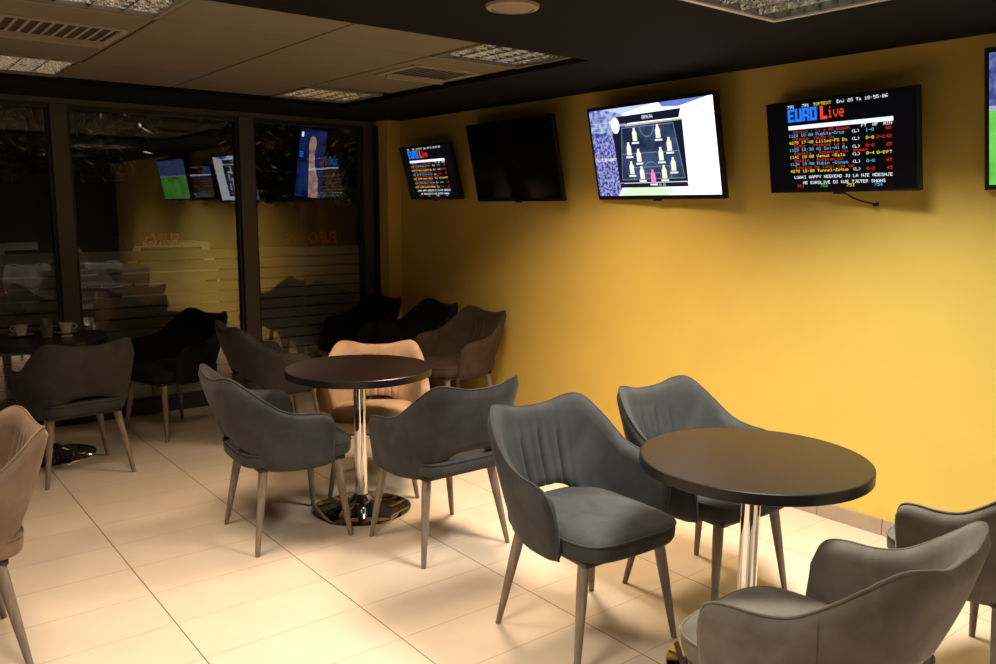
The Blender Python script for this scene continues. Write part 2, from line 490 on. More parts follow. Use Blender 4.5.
cell_lamp('cream-lit louvred lamp at the right edge of the tiled ceiling bay', (7, 3), P_TILE_R, LAMP_WARM, 1.0)
cell_lamp('unlit louvred lamp at the far right corner of the tiled ceiling', (7, 0), 0, LAMP_NEUTRAL, 0.12)  # faint emission on the tubes stands in for reflected specks
cell_lamp('unlit louvred lamp at the far left of the tiled ceiling above the window', (4, 0), 0, LAMP_WARM, 0.05)  # tubes slightly emissive here too, though the lamp is off
cell_lamp('bright lit louvred lamp cut by the top left corner of the photo', (4, 3), P_TILE_L, LAMP_WARM, 6.0)

def vent(label, x0, x1, y0, y1, z):
    t = thing('air_vent', label, 'air vent', ((x0+x1)/2, (y0+y1)/2, z), group='ceiling air vents')
    a, b = (x1-x0)/2, (y1-y0)/2
    bm = bmesh.new(); w = 0.03
    for q in ((-a, a, -b, -b+w), (-a, a, b-w, b), (-a, -a+w, -b+w, b-w), (a-w, a, -b+w, b-w)): box(bm, *q, -0.008, 0.0, bev=0.002)
    obj('frame', bm, VENTM, t)
    bxo('backing', (-a+w, a-w, -b+w, b-w, -0.001, 0.0), GRIDDARK, t)
    n = 11
    bm = bmesh.new()
    for k in range(n):
        x = -a+w + (2*a-2*w)*(k+0.5)/n
        vs = [bm.verts.new(p) for p in ((x-0.010, -b+w, -0.004), (x+0.006, -b+w, -0.001), (x+0.006, b-w, -0.001), (x-0.010, b-w, -0.004),
                                        (x-0.010, -b+w, -0.006), (x+0.006, -b+w, -0.003), (x+0.006, b-w, -0.003), (x-0.010, b-w, -0.006))]
        for q in ((0,1,2,3),(7,6,5,4),(0,4,5,1),(1,5,6,2),(2,6,7,3),(3,7,4,0)): bm.faces.new([vs[i] for i in q])
    obj('louver', bm, VENTM, t)
    bm = bmesh.new()
    box(bm, -a+w, a-w, b-w-0.05, b-w-0.035, -0.03, -0.002, bev=0.002)
    obj('deflector', bm, VENTM, t)
    return t
vent('cream slotted air vent in the tiled ceiling at the left edge', -0.36, 0.20, 1.19, 1.62, ZT)
vent('cream air vent beside the right lamp of the tiled ceiling', 1.60, 2.04, 1.14, 1.55, ZT)
t = thing('ceiling_speaker', 'round beige loudspeaker cover set in the black ceiling', 'loudspeaker', (1.10, -0.285, ZS))
bm = bmesh.new(); lathe(bm, [(0, -0.012), (0.072, -0.011), (0.076, -0.009), (0.076, 0)], 40)
obj('grille', bm, plain('beige grille', (0.30, 0.25, 0.19), 0.6), t, smooth=True, angle=40)
bm = bmesh.new(); lathe(bm, [(0.077, -0.013), (0.093, -0.010), (0.097, -0.002), (0.097, 0.0), (0.077, 0.0), (0.077, -0.013)], 40)
obj('rim', bm, plain('beige rim', (0.34, 0.28, 0.21), 0.5), t, smooth=True, angle=40)

# ------------------------------------------------------------------ chair
def chair_shell():
    # plan at mid height, half: (arc parameter 0..1) -> centre line, from back centre to arm tip
    ctrl = [(0, -0.262), (0.085, -0.260), (0.165, -0.238), (0.225, -0.180), (0.257, -0.095), (0.270, 0.0), (0.275, 0.14)]
    P = []
    for i in range(len(ctrl)-1):
        p0 = ctrl[i-1] if i else (-ctrl[1][0], ctrl[1][1])
        p1, p2 = ctrl[i], ctrl[i+1]
        p3 = ctrl[i+2] if i+2 < len(ctrl) else (2*p2[0]-p1[0], 2*p2[1]-p1[1])
        for k in range(20):
            s = k/20
            P.append(tuple(0.5*(2*p1[d]+(p2[d]-p0[d])*s+(2*p0[d]-5*p1[d]+4*p2[d]-p3[d])*s*s+(3*p1[d]-p0[d]-3*p2[d]+p3[d])*s**3) for d in (0, 1)))
    P.append(ctrl[-1])
    L = [0]
    for a, b in zip(P, P[1:]): L.append(L[-1]+math.hypot(b[0]-a[0], b[1]-a[1]))
    tot = L[-1]
    def at(t):
        d = min(max(t, 0), 1)*tot
        for i in range(len(L)-1):
            if L[i] <= d <= L[i+1]+1e-9:
                s = (d-L[i])/max(1e-9, L[i+1]-L[i])
                x = P[i][0]+(P[i+1][0]-P[i][0])*s; y = P[i][1]+(P[i+1][1]-P[i][1])*s
                tx, ty = P[i+1][0]-P[i][0], P[i+1][1]-P[i][1]
                l = math.hypot(tx, ty)
                return x, y, ty/l, -tx/l      # outward normal
    ztop = [(0, .772), (.12, .776), (.22, .793), (.285, .800), (.33, .785), (.40, .742), (.50, .684), (.60, .645), (.72, .626), (.85, .620), (.93, .608), (.97, .585), (1.0, .53)]
    zbot = [(0, .482), (.12, .477), (.22, .450), (.31, .405), (.41, .371), (.6, .360), (.9, .362), (1.0, .375)]
    N, Mv, hth = 76, 13, 0.021
    cols, rim = [], []
    for i in range(2*N+1):
        tt = (i-N)/N; sg = 1 if tt >= 0 else -1; t = abs(tt)
        x, y, nx, ny = at(t)
        zt, zb = interp(ztop, t), interp(zbot, t)
        lean = 0.33 - 0.17*min(1, max(0, (t-0.25)/0.45))
        endk = min(1, math.sqrt(max(0.0, 1-((max(t, 0.955)-0.955)/0.045)**2))*0.9+0.1)
        outer, inner = [], []
        for j in range(Mv):
            v = j/(Mv-1)
            z = zb+(zt-zb)*v
            e = min(v, 1-v)*(zt-zb)
            k = math.sqrt(max(0, 1-((max(0, 0.018-e))/0.018)**2))*0.85+0.15
            off = (z-0.56)*lean + 0.012*math.sin(PI*v)*(1-t)      # gentle belly
            half = hth*k*endk
            pl = 0
            if t < 0.30:
                ph = t*tot/0.30/tot
                wv = abs(math.sin(PI*(tt*tot)/0.042))**0.6
                pl = 0.013*(1-wv)*max(0, 1-(t/0.27)**4)*min(1, max(0, (0.92-v)/0.35))*min(1, v/0.1+0.3)
            cush = 0.006*math.sin(PI*v)
            outer.append((sg*(x+nx*(off+half)), y+ny*(off+half), z))
            inner.append((sg*(x+nx*(off-half-cush+pl)), y+ny*(off-half-cush+pl), z))
        cols.append(outer+inner[::-1])
        rim.append(outer[-1])
    bm = bmesh.new()
    V = [[bm.verts.new(p) for p in c] for c in cols]
    n = len(cols[0])
    for a, b in zip(V, V[1:]):
        for k in range(n):
            bm.faces.new((a[k], a[(k+1) % n], b[(k+1) % n], b[k]))
    bm.faces.new(V[0]); bm.faces.new(V[-1])
    # welt along the outer top edge and down the front of both arms
    first = [cols[0][j] for j in range(Mv-1)]
    last = [cols[-1][j] for j in range(Mv-2, -1, -1)]
    path = first+rim+last
    pb = bmesh.new(); tube(pb, path, 0.0042, 6)
    # side seams where the arm panel meets the back panel
    sb = []
    for idx in (int(N-0.50*N), int(N+0.50*N)):
        q = bmesh.new(); tube(q, [(p[0], p[1], p[2]) for p in cols[idx][1:Mv]], 0.0016, 5); sb.append(q)
    return bm, pb, sb
def chair_seat():
    bm = bmesh.new()
    n = 64
    def outline(k, grow):
        a = 2*PI*k/n
        c, s = math.cos(a), math.sin(a)
        e = 0.42
        x = math.copysign(abs(c)**e, c); y = math.copysign(abs(s)**e, s)
        hw = 0.222 + 0.008*(y+1)/2
        return (x*(hw+grow), 0.008+y*(0.258+grow)+0.012*(1-x*x)*max(0, y))
    prof = [(-0.03, .384), (-0.006, .388), (0.0, .400), (0.002, .425), (0.0, .444), (-0.006, .452), (-0.03, .460), (-0.09, .468), (-0.15, .472)]
    rings = [[bm.verts.new((*outline(k, g), z)) for k in range(n)] for g, z in prof]
    for a, b in zip(rings, rings[1:]):
        for k in range(n): bm.faces.new((a[k], a[(k+1) % n], b[(k+1) % n], b[k]))
    bm.faces.new(rings[0][::-1])
    top = bm.verts.new((0, 0.008, .4735))
    for k in range(n): bm.faces.new((rings[-1][k], rings[-1][(k+1) % n], top))
    pb = bmesh.new(); tube(pb, [(*outline(k, 0.001), .446) for k in range(n)], 0.0042, 6, closed=True)
    return bm, pb
def make_chair():
    root = thing('armchair', '', 'armchair')
    sh, pb, sb = chair_shell()
    back = obj('backrest', sh, FAB['grey'], root, smooth=True, angle=60); back['_cloth'] = 1
    o = obj('piping', pb, FAB['grey'], back, smooth=True); o['_cloth'] = 1
    for q in sb:
        o = obj('seam', q, FAB['grey'], back, smooth=True); o['_cloth'] = 1
    st, sp = chair_seat()
    seat = obj('seat', st, FAB['grey'], root, smooth=True, angle=60); seat['_cloth'] = 1
    o = obj('piping', sp, FAB['grey'], seat, smooth=True); o['_cloth'] = 1
    bm = bmesh.new(); box(bm, -0.195, 0.195, -0.19, 0.22, 0.362, 0.386, bev=0.008)
    obj('seat_base', bm, BLACK, root)
    for sx in (-1, 1):
        for sy in (-1, 1):
            bm = bmesh.new()
            top = Vector((sx*0.172, sy*0.172+0.01, 0.375)); bot = Vector((sx*0.230, sy*0.222, 0.0))
            pts = [top.lerp(bot, k/6) for k in range(7)]
            tube(bm, pts, [0.0205, 0.020, 0.0185, 0.0165, 0.0145, 0.0125, 0.0105], 14)
            # flatten the sole to the floor
            for v in bm.verts:
                if v.co.z < 0.02: v.co.z = max(0.0, v.co.z) if v.co.z > 0.004 else 0.0
            obj('leg', bm, LEG, root, smooth=True, angle=50)
    return root
CHAIRS = [
 # x, y, degrees (0 = facing the window), cloth, z scale, label, group
 (1.16, -0.655, 177, 'grey', 1.0, 'dark grey velour armchair at the near round table, seat and pleated back in full view', 'armchairs at the near table'),
 (1.79, -0.70, 180, 'grey', 1.0, 'dark grey velour armchair between the yellow wall and the near table, half behind the tabletop', 'armchairs at the near table'),
 (0.966, -1.64, 3, 'taupe', 1.0, 'taupe velour armchair in the near right corner, its back turned to the camera', 'armchairs at the near table'),
 (1.95, -1.69, -17, 'taupe', 1.0, 'taupe velour armchair cut by the right photo edge, only one arm and seat corner showing', 'armchairs at the near table'),
 (0.706, 0.90, -94, 'grey', 1.0, 'grey velour armchair on the left side of the middle round table, seen from outside', 'armchairs at the middle table'),
 (1.211, 0.363, 0, 'grey', 1.0, 'grey velour armchair in front of the middle table, seen from behind on the right', 'armchairs at the middle table'),
 (1.36, 1.20, 147, 'beige', 0.95, 'peach beige armchair behind the middle round table, facing the camera', 'armchairs at the middle table'),
 (-0.706, 0.50, 92, 'shaded_beige', 1.0, 'peach beige armchair cut by the left photo edge, in the foreground', None),
 (0.124, 2.455, 5, 'olive', 1.0, 'dark olive grey armchair with its back to the camera, in front of the cup-laden table', 'armchairs at the window table'),
 (0.85, 3.05, 108, 'charcoal', 1.0, 'black armchair facing left beside the window, right of the table with cups', 'armchairs at the window table'),
 (1.30, 2.36, -94, 'olive', 1.0, 'shadowed dark armchair behind the left grey chair, turned to the right', None),
 (2.49, 2.055, 92, 'brown', 1.0, 'dark brown armchair with its back against the yellow wall', 'armchairs in the far corner'),
 (2.51, 2.67, 90, 'charcoal', 1.0, 'black armchair against the yellow wall, just behind the brown one', 'armchairs in the far corner'),
 (2.38, 3.275, 92, 'charcoal', 1.0, 'black armchair deepest in the corner between window and yellow wall', 'armchairs in the far corner'),
]
proto = make_chair()
for i, (x, y, a, cl, zs, lab, grp) in enumerate(CHAIRS):
    c = proto if i == 0 else copy_tree(proto)
    c.location = (x, y, 0); c.rotation_euler = (0, 0, math.radians(a)); c.scale = (1, 1, zs)
    c['label'] = lab
    if grp: c['group'] = grp
    elif 'group' in c: del c['group']
    if i: retint(c, FAB[cl])
for o in COL.objects:
    if '_cloth' in o: del o['_cloth']

# ------------------------------------------------------------------ round tables
def make_table():
    t = thing('round_table', '', 'table', group='round cafe tables')
    R = 0.36; H = 0.735
    bm = bmesh.new(); lathe(bm, [(0, H-0.0355), (R-0.004, H-0.0355), (R-0.002, H-0.034), (R-0.002, H-0.0015), (R-0.004, H), (0, H)], 96)
    obj('tabletop', bm, TOPW, t, smooth=True, angle=30)
    bm = bmesh.new(); lathe(bm, [(R-0.002, H-0.036), (R+0.0006, H-0.034), (R+0.0006, H-0.0022), (R-0.002, H-0.0004), (R-0.002, H-0.036)], 96)
    obj('edge_band', bm, EDGE, t, smooth=True, angle=30)
    bm = bmesh.new(); lathe(bm, [(0, H-0.05), (0.09, H-0.05), (0.095, H-0.045), (0.095, H-0.0355), (0, H-0.0355)], 32)
    obj('mounting_plate', bm, BLACK, t, smooth=True, angle=30)
    bm = bmesh.new(); lathe(bm, [(0, 0.03), (0.031, 0.03), (0.031, H-0.05), (0, H-0.05)], 40)
    obj('column', bm, CHROME, t, smooth=True, angle=30)
    bm = bmesh.new()
    lathe(bm, [(0, 0), (0.246, 0), (0.25, 0.003), (0.249, 0.007), (0.235, 0.013), (0.19, 0.024), (0.13, 0.036), (0.08, 0.047), (0.055, 0.058), (0.040, 0.075), (0.031, 0.082), (0, 0.082)], 72)
    obj('base', bm, CHROME, t, smooth=True, angle=45)
    return t
TABLES = [
 (1.125, 0.935, 'round dark brown table on a chrome column, between the grey chairs in the middle'),
 (1.392, -1.168, 'round dark table in the right foreground, its chrome base hidden behind a taupe chair'),
 (0.06, 2.895, 'round dark table by the window at far left, with coffee cups on it')]
tp = make_table()
for i, (x, y, lab) in enumerate(TABLES):
    c = tp if i == 0 else copy_tree(tp)
    c.location = (x, y, 0); c.rotation_euler = (0, 0, 0.4*i)
    c['label'] = lab
ZTOP = 0.7352

# ------------------------------------------------------------------ things on the tables
def saucer_at(x, y, lab):
    bm = bmesh.new(); lathe(bm, [(0, 0), (0.032, 0), (0.036, 0.003), (0.066, 0.011), (0.068, 0.013), (0.062, 0.0125), (0.036, 0.006), (0, 0.005)], 32)
    o = obj('saucer', bm, PORC, smooth=True, angle=60); o.location = (x, y, ZTOP)
    tag(o, lab, 'saucer', 'white saucers')
def cup_at(x, y, z, rz, lab):
    t = thing('coffee_cup', lab, 'cup', (x, y, z), (0, 0, rz), 'white coffee cups')
    bm = bmesh.new(); lathe(bm, [(0, 0), (0.024, 0), (0.026, 0.006), (0.033, 0.03), (0.041, 0.062), (0.0385, 0.062), (0.031, 0.031), (0.022, 0.008), (0, 0.006)], 32)
    obj('body', bm, PORC, t, smooth=True, angle=60)
    bm = bmesh.new(); tube(bm, [(0.0375, 0, 0.053), (0.054, 0, 0.055), (0.061, 0, 0.044), (0.055, 0, 0.029), (0.0335, 0, 0.022)], 0.0042, 8)
    obj('handle', bm, PORC, t, smooth=True)
    bm = bmesh.new(); lathe(bm, [(0, 0.035), (0.0325, 0.035), (0.0325, 0.036), (0, 0.036)], 24)
    obj('coffee', bm, plain('coffee', (0.03, 0.012, 0.005), 0.2), t)
def glass_at(x, y, r, h, lab, grp):
    bm = bmesh.new(); lathe(bm, [(0, 0), (r*0.85, 0), (r, h), (r-0.0025, h), (r*0.85-0.0025, 0.008), (0, 0.008)], 28)
    o = obj('drinking_glass', bm, TUMBLER, smooth=True, angle=50); o.location = (x, y, ZTOP)
    tag(o, lab, 'glass', grp)
saucer_at(-0.035, 3.02, 'white saucer under the left cup on the window table')
cup_at(-0.035, 3.02, ZTOP+0.006, 2.6, 'white coffee cup at the left photo edge on the window table')
saucer_at(0.205, 2.98, 'white saucer under the right cup on the window table')
cup_at(0.205, 2.98, ZTOP+0.006, -0.4, 'white coffee cup right of the water glass on the window table')
glass_at(0.085, 2.90, 0.034, 0.115, 'clear water glass standing between the two coffee cups', 'drinking glasses')
t = thing('ashtray', 'dark glass ashtray between the water glass and the right cup', 'ashtray', (0.145, 3.06, ZTOP))
bm = bmesh.new(); lathe(bm, [(0, 0), (0.042, 0), (0.046, 0.03), (0.039, 0.03), (0.033, 0.008), (0, 0.007)], 28)
obj('bowl', bm, plain('smoked glass', (0.02, 0.018, 0.016), 0.15), t, smooth=True, angle=50)
bm = bmesh.new(); box(bm, -0.028, 0.028, -0.016, 0.016, 0, 0.007, bev=0.003)
o = obj('sugar_sachet', bm, plain('white paper', (0.7, 0.66, 0.58), 0.8)); o.location = (0.185, 2.86, ZTOP); o.rotation_euler = (0, 0, -0.5)
tag(o, 'white paper sugar sachet in front of the right coffee cup', 'sachet')

# ------------------------------------------------------------------ screens
FONT = {}
_F = """!00005F0000 (001C224100 )0041221C00 -0808080808 .0000606000 :0000140000 /2010080402
03E5149453E 100427F4000 27249494946 32141494D33 41814127F10 52745454539 63C4A494931 74121110907 83649494936 9464949291E
A7C1211127C B7F49494936 C3E41414122 D7F4141413E E7F49494941 F7F09090901 G3E41415173 H7F0808087F I00417F4100 J2040413F01 K7F08142241 L7F40404040 M7F021C027F N7F0408107F O3E4141413E P7F09090906 Q3E4151215E R7F09192946 S2649494932 T03017F0103 U3F4040403F V1F2040201F W3F4038403F X6314081463 Y0304780403 Z6159494D43
a2054547840 b7F28444438 c3844444428 d384444287F e3854545418 f00087E0902 h7F08040478 i00447D4000 j2040403D00 k7F10284400 l00417F4000 m7C04780478 n7C08040478 o3844444438 r7C08040408 s4854545424 t04043F4424 u3C4040207C v1C2040201C w3C4030403C x4428102844 y4C9090907C z4464544C44"""
for w in _F.split(): FONT[w[0]] = [int(w[1+2*k:3+2*k], 16) for k in range(5)]
class Pic:
    """flat quads of a screen picture, in screen units: x 0..1 to the right, y 0..1 upward"""
    def __init__(s, w, h, y):
        s.bm = bmesh.new(); s.w, s.h, s.y = w, h, y; s.mats = []; s.layer = 0
    def mi(s, m):
        if m not in s.mats: s.mats.append(m)
        return s.mats.index(m)
    def quad(s, pts, m, lift=None):
        d = s.y - 0.00012*(s.layer if lift is None else lift)
        f = s.bm.faces.new([s.bm.verts.new(((x-0.5)*s.w, d, (y-0.5)*s.h)) for x, y in pts])
        f.material_index = s.mi(m)
    def rect(s, x0, x1, y0, y1, m): s.quad(((x0, y0), (x1, y0), (x1, y1), (x0, y1)), m)
    def text(s, txt, x, ytop, cw, ch, m, bold=1.0):
        """cw, ch: width and height of one character cell"""
        px, py = cw/6, ch/8
        for c in txt:
            if c in FONT:
                for k, colb in enumerate(FONT[c]):
                    j = 0
                    while j < 8:
                        if colb >> j & 1:
                            e = j
                            while e < 8 and colb >> e & 1: e += 1
                            s.rect(x+k*px, x+(k+bold)*px, ytop-e*py, ytop-j*py, m); j = e
                        else: j += 1
            x += cw
    def build(s, name, parent):
        me = bpy.data.meshes.new(name); s.bm.to_mesh(me); s.bm.free()
        return link_mesh(name, me, s.mats, parent)
G_ = dict(white=glow('screen white', (0.85, 0.9, 1.0), 1.15), blue=glow('screen blue', (0.02, 0.22, 1.0), 1.0), navy=glow('screen navy', (0.006, 0.012, 0.10), 0.6),
          red=glow('screen red', (1.0, 0.035, 0.02), 0.8), brightred=glow('screen bright red', (1.0, 0.06, 0.03), 1.0), yellow=glow('screen yellow', (1.0, 0.80, 0.06), 0.95), cyan=glow('screen cyan', (0.10, 0.62, 0.95), 0.9),
          green=glow('screen green', (0.08, 0.75, 0.10), 0.8), black=glow('screen black', (0.02, 0.025, 0.05), 0.05))
def tv(label, y, z, w, h, tilt, swivel, x=2.78, group='wall screens', panel=None):
    t = thing('television', label, 'television', (x, y, z), (math.radians(tilt), 0, -PI/2+math.radians(swivel)), group)
    bm = bmesh.new(); box(bm, -w/2, w/2, 0.0, 0.028, -h/2, h/2, bev=0.004)
    box(bm, -w*0.33, w*0.33, 0.028, 0.052, -h*0.38, h*0.25, bev=0.01)
    obj('casing', bm, BLACK, t)
    b = 0.014
    if panel is None: panel = BLACKGLOSS
    bxo('screen', (-w/2+b, w/2-b, -0.0015, 0.002, -h/2+b+0.006, h/2-b), panel, t)
    bm = bmesh.new(); box(bm, -0.03, 0.03, -0.002, 0.01, -h/2-0.008, -h/2+0.002, bev=0.002)
    obj('sensor', bm, BLACK, t)
    # bracket: plate on the casing, arm, and a plate on the wall
    inv = (Matrix.Translation((x, y, z)) @ (Matrix.Rotation(-PI/2+math.radians(swivel), 4, 'Z') @ Matrix.Rotation(math.radians(tilt), 4, 'X'))).inverted()
    bm = bmesh.new()
    box(bm, -0.10, 0.10, 0.05, 0.058, -0.08, 0.10)
    a = inv @ Vector((XW-0.012, y, z-0.01))
    tube(bm, [(0, 0.055, 0.0), (0.0, a.y, a.z)], 0.022, 10)
    obj('wall_bracket', bm, BLACK, t)
    bm = bmesh.new(); box(bm, XW-0.014, XW-0.001, y-0.10, y+0.10, z-0.10, z+0.12)
    for v in bm.verts: v.co = inv @ v.co
    obj('wall_plate', bm, BLACK, t)
    return t
def teletext(t, w, h, x0, x1, full=True):
    p = Pic(w, h, -0.0018)
    p.layer = 0; p.rect(0.02, 0.98, 0.035, 0.965, G_['black'])
    p.layer = 1
    W_ = x1-x0; cw = W_/39; rows = 25; ch = 0.90/rows; top = 0.955
    def T(col, row, txt, m, tall=1.0): p.text(txt, x0+col*cw, top-row*ch, cw, ch*tall, m, 1.0)
    p.rect(x0-0.2*cw, x0+12.0*cw, top-5.2*ch, top-0.95*ch, G_['navy'])
    p.layer = 2
    T(0, 0, '791', G_['white']); T(6, 0, '791', G_['white']); T(10.5, 0, 'TOPTEXT', G_['yellow']); T(19.5, 0, 'Enj 25 Ta 18:55:06', G_['white'])
    # block title
    bw, bh = W_/39, ch
    def blocks(ch_, col):
        x = x0+col*cw
        y1, y0 = top-1.15*ch, top-5.0*ch
        X = lambda u: x+u*2.75*cw
        Y = lambda v: y0+(y1-y0)*v
        q = {'E': ((0, .34, 0, 1), (.34, 1, .8, 1), (.34, .85, .4, .6), (.34, 1, 0, .2)),
             'U': ((0, .34, .0, 1), (.66, 1, .0, 1), (.34, .66, 0, .2)),
             'R': ((0, .34, 0, 1), (.34, 1, .8, 1), (.68, 1, .48, .8), (.34, .9, .34, .54), (.68, 1, 0, .36)),
             'O': ((0, .34, 0, 1), (.66, 1, 0, 1), (.34, .66, 0, .2), (.34, .66, .8, 1)),
             'L': ((0, .42, 0, 1), (.42, 1, 0, .24))}[ch_]
        for a, b, c, d in q: p.rect(X(a), X(b), Y(c), Y(d), G_['blue' if ch_ != 'L' else 'brightred'])
    for k, c_ in enumerate('EURO'): blocks(c_, k*3.0)
    blocks('L', 13.0)
    p.text('ive', x0+15.9*cw, top-1.6*ch, cw*2.15, ch*3.6, G_['brightred'], 1.0)
    p.rect(x0, x1, top-7.3*ch, top-6.1*ch, G_['white'])
    T(28, 7.35, 'FT', G_['white']); T(32, 7.35, 'HF', G_['white']); T(35.7, 7.35, 'MIN', G_['white'])
    rws = [('Mexico : Liga MX Women', '1124 18:00 Puebla-Cruz', 'cyan', '1-0', 'cyan', '', 'HT'),
           ('France: Youth Cup', '4275 17:40 Lilles-PS Ba', 'yellow', '0-0', 'yellow', '2-2', '42'),
           ('Qatar : Premier Lega', '1129 18:30 Al Sai-Al Ra', 'cyan', '0-0', 'red', '', '25'),
           ('Romania : Romanian Cup Women', '1141 18:00 Venus -Bala', 'yellow', '0-4', 'yellow', '0-0', 'FT'),
           ('Russia : Russian Cup', '1134 18:00 Rubin -Dinam', 'cyan', '0-0', 'cyan', '', 'HT'),
           ('Tunisia Regional League', '4278 18:00 Tunnel-Zetum', 'yellow', '0-2', 'red', '', '45')]
    for k, (a, b, c, s1, sc, s2, mn) in enumerate(rws):
        r = 7.6+2.15*k
        T(2, r, a, G_['red']); T(0, r+1.08, b, G_[c]); T(24.5, r+1.08, '(L)', G_['white'])
        T(29.5, r+1.08, s1, G_[sc]); T(33.2, r+1.08, s2, G_['yellow' if mn == 'FT' else 'red']); T(36.5, r+1.08, mn, G_['yellow' if mn == 'FT' else 'red'])
    T(1.5, 21.3, 'LUAKI HAPPY WEEKEND JU LA NJE NDESHJE', G_['white'])
    T(5, 23.0, 'NE EUROLIVE DI NJE TJETER SHANS', G_['white'])
    for c_, s_, m_ in ((2.5, '761', 'red'), (12, '752', 'green'), (22, '753', 'yellow'), (32, '754', 'cyan')): T(c_, 24.0, s_, G_[m_])
    return p.build('screen_picture', t)
w, h = 0.79, 0.426
t = tv('small teletext screen nearest the window on the yellow wall', 2.788, 1.79, w, h, 14.8, -4.1, group='teletext screens'); teletext(t, w, h, 0.165, 0.85)
tv('large switched-off black screen on the yellow wall', 1.776, 1.836, 0.99, 0.551, 11.6, -3.3)
w4, h4 = 0.80, 0.436
t = tv('teletext screen with a dangling cable, right of the football line-up screen', -0.585, 1.817, w4, h4, 9.2, -7.8, group='teletext screens'); teletext(t, w4, h4, 0.165, 0.86)
bm = bmesh.new()
tube(bm, [(0.0, 0.03, -h4/2-0.001), (0.01, 0.035, -h4/2-0.012), (0.04, 0.05, -h4/2-0.035), (0.09, 0.06, -h4/2-0.055), (0.135, 0.07, -h4/2-0.066)], 0.004, 8)
box(bm, 0.13, 0.15, 0.062, 0.080, -h4/2-0.075, -h4/2-0.060)
obj('cable', bm, BLACK, t, smooth=True, angle=40)

# football line-up screen
def noise_glow(name, c0, c1, scale, strength, p0=0.4, p1=0.6):
    m, nt, b = nodes_of(name)
    tc = nt.nodes.new('ShaderNodeTexCoord'); nz = nt.nodes.new('ShaderNodeTexNoise')
    nz.inputs['Scale'].default_value = scale; nz.inputs['Detail'].default_value = 6
    rp = nt.nodes.new('ShaderNodeValToRGB')
    rp.color_ramp.elements[0].position = p0; rp.color_ramp.elements[1].position = p1
    rp.color_ramp.elements[0].color = (*c0, 1); rp.color_ramp.elements[1].color = (*c1, 1)
    nt.links.new(tc.outputs['Object'], nz.inputs['Vector']); nt.links.new(nz.outputs['Fac'], rp.inputs['Fac'])
    nt.links.new(rp.outputs['Color'], b.inputs['Emission Color']); b.inputs['Emission Strength'].default_value = strength
    b.inputs['Base Color'].default_value = (0, 0, 0, 1)
    return m
w3, h3 = 1.003, 0.553
t3 = tv('bright white-blue screen showing a football line-up board', 0.534, 1.844, w3, h3, 12.1, -4.1)
p = Pic(w3, h3, -0.0018)
p.layer = 0
p.rect(0.02, 0.98, 0.045, 0.965, glow('overexposed pitch', (0.93, 0.96, 1.0), 1.5))
p.layer = 1
crowd = noise_glow('blue crowd', (0.02, 0.03, 0.22), (0.45, 0.48, 0.95), 60, 0.9)
p.quad(((0.02, 0.045), (0.19, 0.045), (0.26, 0.20), (0.30, 0.55), (0.25, 0.70), (0.02, 0.72)), crowd)
stand = noise_glow('blue stand roof', (0.10, 0.16, 0.48), (0.50, 0.60, 0.95), 22, 0.9)
p.quad(((0.02, 0.72), (0.25, 0.70), (0.34, 0.80), (0.30, 0.90), (0.14, 0.965), (0.02, 0.965)), stand)
p.quad(((0.30, 0.90), (0.55, 0.965), (0.14, 0.965)), glow('pale sky', (0.55, 0.68, 1.0), 1.1))
p.quad(((0.62, 0.92), (0.74, 0.905), (0.95, 0.965), (0.60, 0.965)), glow('sky blue', (0.16, 0.24, 0.72), 1.0))
for k in range(5):
    p.rect(0.02, 0.24-0.01*k, 0.735+0.045*k, 0.740+0.045*k, glow('stand rail', (0.75, 0.82, 1.0), 1.0))
p.rect(0.02, 0.15, 0.69, 0.72, glow('ad board', (0.03, 0.05, 0.35), 0.6))
p.rect(0.02, 0.22, 0.42, 0.455, noise_glow('ad board light', (0.35, 0.3, 0.6), (0.9, 0.85, 0.95), 40, 1.0))
p.quad(((0.20, 0.045), (0.60, 0.045), (0.66, 0.10), (0.40, 0.155), (0.26, 0.11)), glow('pale green turf', (0.72, 0.92, 0.62), 1.1))
p.layer = 2
dk = glow('board dark', (0.010, 0.014, 0.035), 0.8)
db = noise_glow('board blue', (0.012, 0.022, 0.055), (0.05, 0.085, 0.19), 6, 1.0)
p.quad(((0.215, 0.185), (0.755, 0.185), (0.757, 0.775), (0.205, 0.77)), dk)
p.quad(((0.225, 0.80), (0.735, 0.80), (0.755, 0.885), (0.23, 0.875)), dk)
p.quad(((0.215, 0.13), (0.755, 0.13), (0.75, 0.175), (0.215, 0.175)), dk)
p.layer = 3
p.quad(((0.24, 0.215), (0.735, 0.215), (0.69, 0.755), (0.285, 0.755)), db)
gold = glow('board gold line', (0.62, 0.45, 0.32), 0.8)
p.rect(0.205, 0.757, 0.775, 0.788, gold); p.rect(0.21, 0.757, 0.178, 0.185, gold)
p.text('BRNJA', 0.46, 0.86, 0.017, 0.04, G_['white']); p.text('41 41 21', 0.50, 0.166, 0.011, 0.028, G_['white'])
p.text('SCOSA', 0.79, 0.905, 0.018, 0.035, glow('grey caption', (0.25, 0.28, 0.35), 0.8))
p.layer = 4
ln = glow('pitch line', (0.28, 0.36, 0.5), 0.8)
def seg(a, b, wd=0.004):
    dx, dy = (b[0]-a[0])*w3, (b[1]-a[1])*h3; l = math.hypot(dx, dy); nx, ny = -dy/l*wd/2, dx/l*wd/2
    p.quad(((a[0]+nx/w3, a[1]+ny/h3), (b[0]+nx/w3, b[1]+ny/h3), (b[0]-nx/w3, b[1]-ny/h3), (a[0]-nx/w3, a[1]-ny/h3)), ln)
